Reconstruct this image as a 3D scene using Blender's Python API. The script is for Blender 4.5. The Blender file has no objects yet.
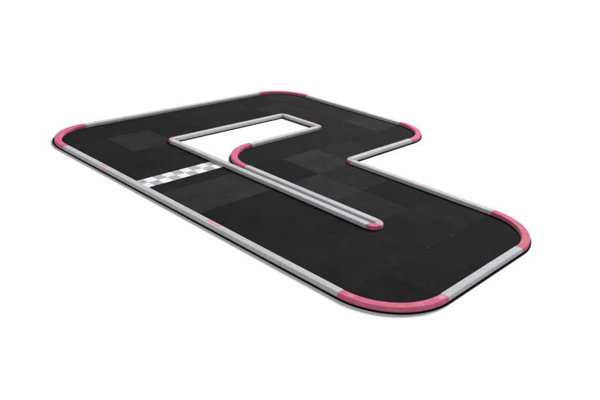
import bpy, bmesh, math, random
from mathutils import Vector

random.seed(7)
S = bpy.context.scene
COL = S.collection
T = 0.5                      # foam tile size in metres
MAT_T = 0.0075               # tile thickness
FLOOR_Z = -MAT_T

# ------------------------------------------------------------------ materials
def new_mat(name):
    m = bpy.data.materials.new(name)
    m.use_nodes = True
    nt = m.node_tree
    return m, nt, nt.nodes['Principled BSDF']

def node(nt, kind, **kw):
    n = nt.nodes.new(kind)
    for k, v in kw.items():
        if k.startswith('i_'):
            n.inputs[k[2:].replace('_', ' ')].default_value = v
        else:
            setattr(n, k, v)
    return n

def ramp(nt, src, stops):
    r = nt.nodes.new('ShaderNodeValToRGB')
    e = r.color_ramp.elements
    while len(e) < len(stops):
        e.new(0.5)
    for el, (p, c) in zip(e, stops):
        el.position = p
        el.color = (*c, 1) if len(c) == 3 else c
    nt.links.new(src, r.inputs['Fac'])
    return r

def mix(nt, kind, fac, a, b):
    n = nt.nodes.new('ShaderNodeMix')
    n.data_type = 'RGBA'
    n.blend_type = kind
    for sock, v in ((0, fac), (6, a), (7, b)):
        if hasattr(v, 'is_output'):
            nt.links.new(v, n.inputs[sock])
        else:
            n.inputs[sock].default_value = v if sock == 0 else (*v, 1)
    return n.outputs[2]

def foam_material(name, worn=False):
    m, nt, b = new_mat(name)
    tc = node(nt, 'ShaderNodeTexCoord')
    oi = node(nt, 'ShaderNodeObjectInfo')
    cloud = node(nt, 'ShaderNodeTexNoise', i_Scale=5.0, i_Detail=4.0, i_Roughness=0.6)
    fine = node(nt, 'ShaderNodeTexNoise', i_Scale=420.0, i_Detail=2.0)
    mp = node(nt, 'ShaderNodeMapping')
    mp.inputs['Scale'].default_value = (8, 150, 1)
    streak = node(nt, 'ShaderNodeTexNoise', i_Scale=1.0, i_Detail=3.0)
    # every tile gets its own slice of the pattern
    add = node(nt, 'ShaderNodeVectorMath', operation='ADD')
    sc = node(nt, 'ShaderNodeVectorMath', operation='SCALE')
    sc.inputs[0].default_value = (37, 91, 53)
    nt.links.new(oi.outputs['Random'], sc.inputs['Scale'])
    nt.links.new(tc.outputs['Object'], add.inputs[0])
    nt.links.new(sc.outputs[0], add.inputs[1])
    for n in (cloud, fine):
        nt.links.new(add.outputs[0], n.inputs['Vector'])
    nt.links.new(add.outputs[0], mp.inputs['Vector'])
    nt.links.new(mp.outputs[0], streak.inputs['Vector'])
    r1 = ramp(nt, cloud.outputs['Fac'], [(0.3, (0.80,)*3), (0.7, (1.22,)*3)])
    r2 = ramp(nt, fine.outputs['Fac'], [(0.3, (0.72,)*3), (0.7, (1.28,)*3)])
    r3 = ramp(nt, streak.outputs['Fac'], [(0.3, (0.86,)*3), (0.7, (1.14,)*3)])
    c = mix(nt, 'MULTIPLY', 1.0, oi.outputs['Color'], r1.outputs[0])
    c = mix(nt, 'MULTIPLY', 1.0, c, r2.outputs[0])
    c = mix(nt, 'MULTIPLY', 1.0, c, r3.outputs[0])
    if worn:
        # pale rubbed marks along one jigsaw edge of this tile
        sep = node(nt, 'ShaderNodeSeparateXYZ')
        nt.links.new(tc.outputs['Object'], sep.inputs[0])
        band = ramp(nt, sep.outputs['X'], [(0.0, (0,)*3), (0.225, (0,)*3), (0.242, (1,)*3)])
        wn = node(nt, 'ShaderNodeTexNoise', i_Scale=26.0, i_Detail=4.0)
        nt.links.new(tc.outputs['Object'], wn.inputs['Vector'])
        wr = ramp(nt, wn.outputs['Fac'], [(0.42, (0,)*3), (0.80, (0.34,)*3)])
        k = mix(nt, 'MULTIPLY', 1.0, band.outputs[0], wr.outputs[0])
        c = mix(nt, 'MIX', k, c, (0.085, 0.085, 0.075))
    nt.links.new(c, b.inputs['Base Color'])
    b.inputs['Roughness'].default_value = 0.9
    b.inputs['Specular IOR Level'].default_value = 0.03
    bump = node(nt, 'ShaderNodeBump', i_Strength=0.35, i_Distance=0.001)
    nt.links.new(fine.outputs['Fac'], bump.inputs['Height'])
    nt.links.new(bump.outputs[0], b.inputs['Normal'])
    return m

def rail_material(name, base, dark, pale, rough=0.75):
    m, nt, b = new_mat(name)
    tc = node(nt, 'ShaderNodeTexCoord')
    oi = node(nt, 'ShaderNodeObjectInfo')
    add = node(nt, 'ShaderNodeVectorMath', operation='ADD')
    sc = node(nt, 'ShaderNodeVectorMath', operation='SCALE')
    sc.inputs[0].default_value = (17, 29, 41)
    nt.links.new(oi.outputs['Random'], sc.inputs['Scale'])
    nt.links.new(tc.outputs['Object'], add.inputs[0])
    nt.links.new(sc.outputs[0], add.inputs[1])
    big = node(nt, 'ShaderNodeTexNoise', i_Scale=14.0, i_Detail=5.0, i_Roughness=0.65)
    spk = node(nt, 'ShaderNodeTexNoise', i_Scale=95.0, i_Detail=3.0)
    for n in (big, spk):
        nt.links.new(add.outputs[0], n.inputs['Vector'])
    k1 = ramp(nt, big.outputs['Fac'], [(0.45, (0,)*3), (0.75, (0.75,)*3)])
    k2 = ramp(nt, spk.outputs['Fac'], [(0.57, (0,)*3), (0.72, (0.9,)*3)])
    k3 = ramp(nt, big.outputs['Fac'], [(0.25, (0.7,)*3), (0.42, (0,)*3)])
    c = mix(nt, 'MIX', k1.outputs[0], base, pale)
    c = mix(nt, 'MIX', k3.outputs[0], c, tuple(0.55*x+0.45*y for x, y in zip(base, dark)))
    c = mix(nt, 'MIX', k2.outputs[0], c, dark)
    # slight batch difference from piece to piece
    v = node(nt, 'ShaderNodeMapRange')
    v.inputs['To Min'].default_value = 0.93
    v.inputs['To Max'].default_value = 1.05
    nt.links.new(oi.outputs['Random'], v.inputs['Value'])
    comb = node(nt, 'ShaderNodeCombineColor')
    for i in range(3):
        nt.links.new(v.outputs[0], comb.inputs[i])
    c = mix(nt, 'MULTIPLY', 1.0, c, comb.outputs[0])
    nt.links.new(c, b.inputs['Base Color'])
    b.inputs['Roughness'].default_value = rough
    b.inputs['Specular IOR Level'].default_value = 0.08
    bump = node(nt, 'ShaderNodeBump', i_Strength=0.25, i_Distance=0.0015)
    nt.links.new(spk.outputs['Fac'], bump.inputs['Height'])
    nt.links.new(bump.outputs[0], b.inputs['Normal'])
    return m

FOAM = foam_material('black_foam')
FOAM_WORN = foam_material('black_foam_worn_edge', worn=True)
GREY = rail_material('grey_rail_plastic', (0.425, 0.427, 0.447), (0.28, 0.28, 0.30), (0.50, 0.50, 0.515))
PINK = rail_material('pink_rail_plastic', (0.52, 0.106, 0.190), (0.42, 0.070, 0.13), (0.57, 0.21, 0.28))
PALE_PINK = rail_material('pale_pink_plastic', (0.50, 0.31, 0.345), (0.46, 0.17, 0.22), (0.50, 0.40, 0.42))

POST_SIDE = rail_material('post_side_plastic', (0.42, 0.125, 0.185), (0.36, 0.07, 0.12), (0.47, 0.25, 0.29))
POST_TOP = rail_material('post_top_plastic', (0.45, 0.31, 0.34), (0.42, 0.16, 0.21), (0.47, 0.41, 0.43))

def flat_material(name, col, rough=0.5, noise=0.08):
    m, nt, b = new_mat(name)
    tc = node(nt, 'ShaderNodeTexCoord')
    n = node(nt, 'ShaderNodeTexNoise', i_Scale=40.0, i_Detail=3.0)
    nt.links.new(tc.outputs['Object'], n.inputs['Vector'])
    r = ramp(nt, n.outputs['Fac'], [(0.3, tuple(c*(1-noise) for c in col)), (0.7, tuple(min(1, c*(1+noise)) for c in col))])
    nt.links.new(r.outputs[0], b.inputs['Base Color'])
    b.inputs['Roughness'].default_value = rough
    b.inputs['Specular IOR Level'].default_value = 0.08
    return m

STICKER = flat_material('pink_sticker', (0.66, 0.22, 0.26), 0.4)
STICKER_PRINT = flat_material('sticker_print', (0.70, 0.52, 0.53), 0.4)

# floor
FLOORM, nt, b = new_mat('white_floor')
n = node(nt, 'ShaderNodeTexNoise', i_Scale=3.0, i_Detail=5.0)
r = ramp(nt, n.outputs['Fac'], [(0.3, (0.90, 0.90, 0.90)), (0.7, (0.92, 0.92, 0.92))])
nt.links.new(r.outputs[0], b.inputs['Base Color'])
b.inputs['Roughness'].default_value = 0.9
b.inputs['Specular IOR Level'].default_value = 0.1

# finish strip checker: squares of ~9 cm in two rows
STRIP_U0, STRIP_U1, STRIP_V0, STRIP_V1 = 1.657, 1.837, 0.077, 0.920
NCOL = 9
CHK, nt, b = new_mat('checkered_print')
tc = node(nt, 'ShaderNodeTexCoord')
mp = node(nt, 'ShaderNodeMapping')
sq = (STRIP_V1-STRIP_V0)/NCOL
mp.inputs['Scale'].default_value = (2/(STRIP_U1-STRIP_U0), 1/sq, 1)
mp.inputs['Location'].default_value = (0.0, 0.0, 0.5)
chk = node(nt, 'ShaderNodeTexChecker', i_Scale=1.0)
chk.inputs['Color1'].default_value = (0.72, 0.735, 0.745, 1)
chk.inputs['Color2'].default_value = (0.33, 0.34, 0.365, 1)
nt.links.new(tc.outputs['Object'], mp.inputs['Vector'])
wob = node(nt, 'ShaderNodeTexNoise', i_Scale=60.0, i_Detail=3.0)
nt.links.new(tc.outputs['Object'], wob.inputs['Vector'])
ws = node(nt, 'ShaderNodeVectorMath', operation='MULTIPLY_ADD')
ws.inputs[1].default_value = (0.14, 0.14, 0.0)
off = node(nt, 'ShaderNodeVectorMath', operation='SUBTRACT')
off.inputs[1].default_value = (0.07, 0.07, 0.0)
nt.links.new(mp.outputs[0], off.inputs[0])
nt.links.new(wob.outputs['Color'], ws.inputs[0])
nt.links.new(off.outputs[0], ws.inputs[2])
nt.links.new(ws.outputs[0], chk.inputs['Vector'])
ns = node(nt, 'ShaderNodeTexNoise', i_Scale=22.0, i_Detail=5.0)
nt.links.new(tc.outputs['Object'], ns.inputs['Vector'])
rr = ramp(nt, ns.outputs['Fac'], [(0.3, (0.74,)*3), (0.6, (1.04,)*3)])
c = mix(nt, 'MULTIPLY', 1.0, chk.outputs[0], rr.outputs[0])
nt.links.new(c, b.inputs['Base Color'])
b.inputs['Roughness'].default_value = 0.5
b.inputs['Specular IOR Level'].default_value = 0.25

# ------------------------------------------------------------------ helpers
def link(name, bm, m, parent=None, loc=(0, 0, 0)):
    me = bpy.data.meshes.new(name)
    bmesh.ops.recalc_face_normals(bm, faces=bm.faces)
    bm.to_mesh(me)
    bm.free()
    me.materials.append(m)
    o = bpy.data.objects.new(name, me)
    o.location = loc
    COL.objects.link(o)
    if parent:
        o.parent = parent
    return o

def tag(o, label, cat, group=None):
    o['label'] = label
    o['category'] = cat
    if group:
        o['group'] = group

# ------------------------------------------------------------------ floor
bm = bmesh.new()
vs = [bm.verts.new(p) for p in ((-60, -60, 0), (60, -60, 0), (60, 60, 0), (-60, 60, 0))]
bm.faces.new(vs)
fl = link('floor', bm, FLOORM, loc=(2, 2, FLOOR_Z))
fl['kind'] = 'structure'

# ------------------------------------------------------------------ foam mat of interlocking tiles
cells = set()
for v in range(7):
    for u in range(9):
        if v in (0, 1) or (v in (2, 3) and u != 2) or (v == 4 and u in (0, 1, 3, 4)) or (v in (5, 6) and u < 5):
            cells.add((u, v))
# tiles with one rounded outer corner: cell -> which corner is cut (du, dv)
ROUND = {(0, 0): (0, 0), (8, 0): (1, 0), (8, 3): (1, 1), (4, 6): (1, 1), (0, 6): (0, 1), (3, 2): (0, 0)}

def edge_pts(a, b, shared):
    """points from a towards b (b excluded); shared edges run through jigsaw teeth"""
    a, b = Vector(a), Vector(b)
    if not shared:
        return [a]
    fwd = (b-a).x + (b-a).y > 0
    lo, hi = (a, b) if fwd else (b, a)
    d = (hi-lo).normalized()
    nrm = Vector((-d.y, d.x))
    pts = [lo]
    amp, n = 0.0042, 9
    step = (T-0.04)/n
    for i in range(n):
        s = 1 if i % 2 else -1
        t0, t1 = 0.02+i*step, 0.02+(i+1)*step
        pts.append(lo+d*(t0+0.002-0.004*0)+nrm*amp*s)
        pts.append(lo+d*(t1-0.002)+nrm*amp*s)
    pts.append(hi)
    if not fwd:
        pts.reverse()
    return pts[:-1]

SHADE = {'d': 0.0096, 'n': 0.0114, 'm': 0.0146, 'l': 0.0212, 'x': 0.0180, 'y': 0.0222}
rows = {   # per row v: shades for u = 0..8 ('.' no tile)
    6: 'mnmyd....',
    5: 'dmnnn....',
    4: 'nd.nm....',
    3: 'nn.nlmdnd',
    2: 'dd.ndlmnd',
    1: 'dxnnlddnd',
    0: 'dndnlddnd',
}
mat = bpy.data.objects.new('foam_mat', None)
mat.empty_display_size = 0.3
COL.objects.link(mat)
mat.location = (0, 0, FLOOR_Z)
tag(mat, 'black racing mat of interlocking square foam tiles laid on the white floor', 'track mat')

for (u, v) in sorted(cells):
    cu, cv = (u+.5)*T, (v+.5)*T
    corners = [(0, 0), (1, 0), (1, 1), (0, 1)]
    nb = [(0, -1), (1, 0), (0, 1), (-1, 0)]        # neighbour across each edge k
    poly = []
    cut = ROUND.get((u, v))
    for k in range(4):
        a, b2 = corners[k], corners[(k+1) % 4]
        A = ((u+a[0])*T, (v+a[1])*T)
        B = ((u+b2[0])*T, (v+b2[1])*T)
        if cut and a == cut:
            continue                                   # arc already added
        if cut and b2 == cut:
            # arc from A to the corner after the cut one, centre = opposite corner
            cen = Vector(((u+1-cut[0])*T, (v+1-cut[1])*T))
            nxt = corners[(k+2) % 4]
            E = Vector(((u+nxt[0])*T, (v+nxt[1])*T))
            a0 = math.atan2(A[1]-cen.y, A[0]-cen.x)
            a1 = math.atan2(E.y-cen.y, E.x-cen.x)
            d = (a1-a0+math.pi) % (2*math.pi)-math.pi
            for i in range(36):
                t = a0+d*i/36
                poly.append(cen+Vector((math.cos(t), math.sin(t)))*T)
            continue
        poly += edge_pts(A, B, (u+nb[k][0], v+nb[k][1]) in cells)
    bm = bmesh.new()
    cen = Vector((cu, cv))
    lo = [bm.verts.new(((p-cen).x*0.9990, (p-cen).y*0.9990, 0)) for p in poly]
    f = bm.faces.new(lo)
    ex = bmesh.ops.extrude_face_region(bm, geom=[f])
    top = [e for e in ex['geom'] if isinstance(e, bmesh.types.BMFace)]
    bmesh.ops.translate(bm, verts=[e for e in ex['geom'] if isinstance(e, bmesh.types.BMVert)], vec=(0, 0, MAT_T))
    bmesh.ops.bevel(bm, geom=list({e for f in top for e in f.edges}), offset=0.0007, segments=1, affect='EDGES')
    o = link('foam_tile', bm, FOAM_WORN if (u, v) == (7, 2) else FOAM, mat)
    o.location = (cu, cv, random.uniform(-.0002, .0002)+0.0004)
    s = SHADE[rows[v][u]]*random.uniform(.95, 1.05)
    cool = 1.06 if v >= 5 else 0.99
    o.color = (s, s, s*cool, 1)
    if rows[v][u] in 'lxy':
        o['label'] = 'paler charcoal foam tile'
    if (u, v) == (7, 2):
        o['label'] = 'foam tile with pale scuffed jigsaw edge'

# ------------------------------------------------------------------ rails
H = 0.0308
# cross-section (across, up), seen along the rail; bottom flange, upright, chamfer, flat top
PROFILE = [(-.0335, .0006), (-.0335, .0195), (-.0322, .0222), (-.0288, .0288), (-.0268, .0302), (-.0200, .0308),
           (.0200, .0308), (.0268, .0302), (.0288, .0288), (.0322, .0222), (.0335, .0195), (.0335, .0006)]

def sweep(path, closed_profile=True):
    """path: list of (point, across_direction); returns a capped bmesh"""
    bm = bmesh.new()
    rings = []
    for p, ac in path:
        rings.append([bm.verts.new((p[0]+ac[0]*a, p[1]+ac[1]*a, z)) for a, z in PROFILE])
    n = len(PROFILE)
    for r0, r1 in zip(rings, rings[1:]):
        for i in range(n):
            bm.faces.new((r0[i], r0[(i+1) % n], r1[(i+1) % n], r1[i]))
    c0 = bm.faces.new(rings[0])
    c1 = bm.faces.new(list(reversed(rings[-1])))
    bmesh.ops.bevel(bm, geom=[e for c in (c0, c1) for e in c.edges if max(x.co.z for x in e.verts) > .01],
                    offset=0.0011, segments=1, affect='EDGES')
    return bm

GAP = 0.0010
def straight(axis, line, t, label, sticker=None, cut=0.0):
    """one 0.5 m rail section; axis 'A' runs along x at y=line, 'B' along y at x=line"""
    L = T/2-GAP
    n = 6
    path = [((-L+cut+(2*L-cut)*i/n, 0), (0, 1)) for i in range(n+1)]
    bm = sweep(path)
    if sticker is None:
        o = link('kerb_rail', bm, GREY)
    else:
        o = bpy.data.objects.new('kerb_rail', None)
        o.empty_display_size = 0.1
        COL.objects.link(o)
        link('rail_body', bm, GREY, o)
    j = random.uniform(-.0008, .0008)
    if axis == 'A':
        o.location = (t+T/2, line+j, 0.001)
        o.rotation_euler = (0, 0, random.uniform(-.0016, .0016))
    else:
        o.location = (line+j, t+T/2, 0.001)
        o.rotation_euler = (0, 0, math.pi/2+random.uniform(-.0016, .0016))
    tag(o, label, 'kerb rail', 'grey straight kerb rails')
    if sticker is not None:
        x, ln, side = sticker
        bm = bmesh.new()
        h2 = 0.0125
        pts = [(-ln/2, -h2), (ln/2-.012, -h2), (ln/2, h2), (-ln/2+.012, h2)]
        q = [bm.verts.new((px, py, 0)) for px, py in pts]
        f = bm.faces.new(q)
        ex = bmesh.ops.extrude_face_region(bm, geom=[f])
        bmesh.ops.translate(bm, verts=[e for e in ex['geom'] if isinstance(e, bmesh.types.BMVert)], vec=(0, 0, .0009))
        s = link('sticker', bm, STICKER, o, (x, side, H-0.0003))
        bm = bmesh.new()
        y = -0.001
        xs = -ln*0.34
        while xs < ln*0.30:                              # unreadable pale lettering
            w = random.uniform(.006, .011)
            hh = random.uniform(.003, .0045)
            q = [bm.verts.new(p) for p in ((xs, y-hh, 0), (xs+w, y-hh, 0), (xs+w+.002, y+hh, 0), (xs+.002, y+hh, 0))]
            bm.faces.new(q)
            xs += w+.003
        link('print', bm, STICKER_PRINT, s, (0, 0, .0013))
    return o

def arc(name, cx, cy, r, a0, a1, m, label, cat, group, tail=0.0):
    n = max(10, int(abs(a1-a0)*r/0.012))
    g = GAP/r
    a0, a1 = (a0+g, a1-g) if a1 > a0 else (a0-g, a1+g)
    path = []
    for i in range(n+1):
        a = a0+(a1-a0)*i/n
        d = (math.cos(a), math.sin(a))
        path.append(((d[0]*r, d[1]*r), d))
    if tail:                                             # straight run-out past the end of the bend
        (px, py), d = path[-1]
        path.append(((px-d[1]*tail, py+d[0]*tail), d))
    bm = sweep(path)
    o = link(name, bm, m, loc=(cx, cy, 0.001))
    for p in o.data.polygons:
        p.use_smooth = False
    tag(o, label, cat, group)
    return o

v0, v1, v2, v3, v5, v4 = 0.044, 0.951, 1.050, 1.958, 2.548, 3.450
u0, u1, u2, u3, u4 = 0.044, 0.957, 1.548, 2.450, 4.454
ORD = ['first', 'second', 'third', 'fourth', 'fifth', 'sixth', 'seventh']

def run(axis, line, start, n, wording, stickers={}, flip=False, special={}, cut=0.0):
    for i in range(n):
        k = n-1-i if flip else i
        lab = special.get(i) or wording.format(ORD[k])
        straight(axis, line, start+i*T, lab, stickers.get(i), cut if i == 0 else 0.0)

run('A', v0, .5, 7, 'grey kerb rail on the long front-left edge, {} from the leftmost pink curve', cut=.066,
    stickers={1: (0.0, .105, .006), 4: (0.005, .15, .006)}, special={
        0: 'grey kerb rail on the front-left edge, touching the leftmost pink curve',
        2: 'grey kerb rail on the front-left edge, at the outer end of the checkered strip',
        6: 'grey kerb rail on the long front-left edge, touching the nearest pink curve',
        1: 'grey kerb rail with small pink sticker, on the front-left edge before the checkered strip',
        4: 'grey kerb rail with pink sticker, on the front-left edge past the checkered strip'})
run('B', u4, .5, 2, '', special={
    0: 'grey kerb rail on the front-right edge, touching the nearest pink curve',
    1: 'grey kerb rail on the front-right edge, touching the rightmost pink curve'})
run('A', v3, 2.5, 3, '', {1: (0.0, .13, .004)}, special={
    0: 'grey kerb rail leading right from the pink corner post of the outer notch',
    1: 'grey kerb rail with faint pink sticker, between outer notch and rightmost pink curve',
    2: 'grey kerb rail running into the back end of the rightmost pink curve'})
run('B', u3, 2.0, 2, '', {0: (0.05, .11, .004)}, special={
    0: 'grey kerb rail with pink sticker, running back from the outer notch corner post',
    1: 'grey kerb rail between the stickered notch rail and the back-right pink curve'})
run('A', v4, .5, 3, '', special={
    0: 'grey kerb rail on the back-right edge, beside the farthest pink curve',
    1: 'grey kerb rail in the middle of the back-right edge, between two other grey rails',
    2: 'grey kerb rail on the back-right edge, beside the small pink curve above the notch'})
run('B', u0, .5, 5, 'grey kerb rail on the back-left edge, {} from the leftmost pink curve', cut=.020)
run('A', v1, 1.0, 5, 'grey kerb rail, front one of the double line, {} from the left corner post', special={
    0: 'grey kerb rail starting at the left corner post of the white opening',
    1: 'grey kerb rail at the inner end of the checkered strip',
    4: 'grey kerb rail, front one of the pair ending at the rounded pink tip'})
run('A', v2, 2.0, 3, '', special={
    0: 'grey kerb rail, back one of the double line, joining the inner pink curve',
    1: 'grey kerb rail, back one of the double line, midway between pink curve and tip',
    2: 'grey kerb rail, back one of the pair ending at the rounded pink tip'})
run('B', u2, 1.5, 2, '', special={
    0: 'grey kerb rail along the white opening, joining the inner pink curve',
    1: 'grey kerb rail along the white opening, ending at its right corner post'})
run('B', u1, 1.0, 3, '', special={
    0: 'grey kerb rail on the back edge of the white opening, by the left corner post',
    1: 'grey kerb rail midway along the back edge of the white opening',
    2: 'grey kerb rail on the back edge of the white opening, by its far corner post'})
run('A', v5, 1.0, 1, '', {0: (0.03, .12, .003)}, special={
    0: 'short grey kerb rail with faint pink sticker, closing the right end of white opening'})

PI = math.pi
R = T-.044
CG = 'pink quarter-circle kerb curves'
def curve(cx, cy, a0, label, tail=0.0, r=R):
    return arc('kerb_curve', cx, cy, r, a0, a0+PI/2, PINK, label, 'kerb curve', CG, tail)
curve(.519, .519, PI, 'pink kerb curve at the left tip of the track', .045, .475)
near = curve(4.0, .5, -PI/2, 'large pink kerb curve at the front, nearest the viewer')
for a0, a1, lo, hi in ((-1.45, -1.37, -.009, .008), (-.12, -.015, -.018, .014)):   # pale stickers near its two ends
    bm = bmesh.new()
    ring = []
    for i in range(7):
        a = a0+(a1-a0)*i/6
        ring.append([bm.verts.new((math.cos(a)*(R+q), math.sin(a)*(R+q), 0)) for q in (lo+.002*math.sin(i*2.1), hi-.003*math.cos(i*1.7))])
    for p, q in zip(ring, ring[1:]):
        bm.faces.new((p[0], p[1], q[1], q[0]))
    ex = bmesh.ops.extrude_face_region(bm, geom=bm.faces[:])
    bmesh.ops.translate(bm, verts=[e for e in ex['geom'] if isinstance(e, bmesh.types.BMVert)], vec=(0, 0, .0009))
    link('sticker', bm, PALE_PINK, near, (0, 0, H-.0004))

curve(4.0, 1.5, 0, 'pink kerb curve at the rightmost end of the track')
curve(2.0, 3.0, 0, 'pink kerb curve at the back right, above the outer notch')
curve(.5, 3.0, PI/2, 'flat-looking pink kerb curve at the top, farthest from the viewer')
curve(2.0, 1.5, PI, 'pink kerb curve inside the track, between white opening and double line')

r_ = .047
PG = 'small pink corner posts'
def post(cx, cy, r, a0, m, label):
    o = arc('corner_post', cx, cy, r, a0, a0+PI/2, m, label, 'corner post', PG)
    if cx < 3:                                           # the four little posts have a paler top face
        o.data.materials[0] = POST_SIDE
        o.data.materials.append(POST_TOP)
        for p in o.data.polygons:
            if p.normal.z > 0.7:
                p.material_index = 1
    return o
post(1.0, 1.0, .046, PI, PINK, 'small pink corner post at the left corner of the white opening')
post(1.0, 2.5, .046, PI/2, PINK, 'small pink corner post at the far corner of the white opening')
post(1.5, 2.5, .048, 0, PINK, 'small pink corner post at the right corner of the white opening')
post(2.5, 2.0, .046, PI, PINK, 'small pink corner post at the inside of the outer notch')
post(3.5, 1.0, .049, -PI/2, PINK, 'pink rounded end cap on the front rail of the double line')
post(3.5, 1.0, .050, 0, PALE_PINK, 'pale pink rounded end cap on the back rail of the double line')

# ------------------------------------------------------------------ finish strip
bm = bmesh.new()
nx, ny = 4, 36
grid = [[bm.verts.new(((STRIP_U1-STRIP_U0)*i/nx, (STRIP_V1-STRIP_V0)*j/ny,
                       0.0016+0.0004*math.sin(j*.9)*math.sin(i*1.3+.4))) for j in range(ny+1)] for i in range(nx+1)]
for i in range(nx):
    for j in range(ny):
        bm.faces.new((grid[i][j], grid[i+1][j], grid[i+1][j+1], grid[i][j+1]))
ex = bmesh.ops.extrude_face_region(bm, geom=bm.faces[:])
bmesh.ops.translate(bm, verts=[e for e in ex['geom'] if isinstance(e, bmesh.types.BMVert)], vec=(0, 0, .0008))
fs = link('finish_strip', bm, CHK, loc=(STRIP_U0, STRIP_V0, 0.0006))
tag(fs, 'white and grey checkered finish line strip lying across the black mat', 'finish line')

# ------------------------------------------------------------------ light
w = bpy.data.worlds.new('World')
S.world = w
w.use_nodes = True
bg = w.node_tree.nodes['Background']
bg.inputs['Strength'].default_value = 1.0
# white studio all round, brightest low on the walls
wt = w.node_tree
tc = node(wt, 'ShaderNodeTexCoord')
sep = node(wt, 'ShaderNodeSeparateXYZ')
wt.links.new(tc.outputs['Generated'], sep.inputs[0])
r = ramp(wt, sep.outputs['Z'], [(0.0, (1.0,)*3), (0.15, (0.95,)*3), (0.42, (0.45,)*3), (0.8, (0.22,)*3)])
gain = node(wt, 'ShaderNodeVectorMath', operation='SCALE')
gain.inputs['Scale'].default_value = 1.18
wt.links.new(r.outputs[0], gain.inputs[0])
wt.links.new(gain.outputs[0], bg.inputs['Color'])

def softbox(name, loc, target, size, energy):
    l = bpy.data.lights.new(name, 'AREA')
    l.shape = 'SQUARE'
    l.size = size
    l.energy = energy
    o = bpy.data.objects.new(name, l)
    o.location = loc
    o.rotation_euler = (Vector(target)-Vector(loc)).to_track_quat('-Z', 'Y').to_euler()
    COL.objects.link(o)
softbox('softbox', (-5.0, 24.0, 18.0), (2.5, 1.0, 0), 7.0, 14000)

# ------------------------------------------------------------------ camera
cam = bpy.data.cameras.new('camera')
cam.sensor_fit = 'HORIZONTAL'
cam.sensor_width = 36
cam.lens = 38.582
cam.clip_start = 0.05
cam.clip_end = 300
co = bpy.data.objects.new('camera', cam)
co.location = (6.09857, -2.66632, 2.08867)
co.rotation_euler = tuple(math.radians(a) for a in (66.7295, -3.3275, 43.9763))
COL.objects.link(co)
S.camera = co

S.view_settings.view_transform = 'Standard'
S.view_settings.look = 'None'
S.view_settings.exposure = 0
S.view_settings.gamma = 1
S.view_settings.use_curve_mapping = False
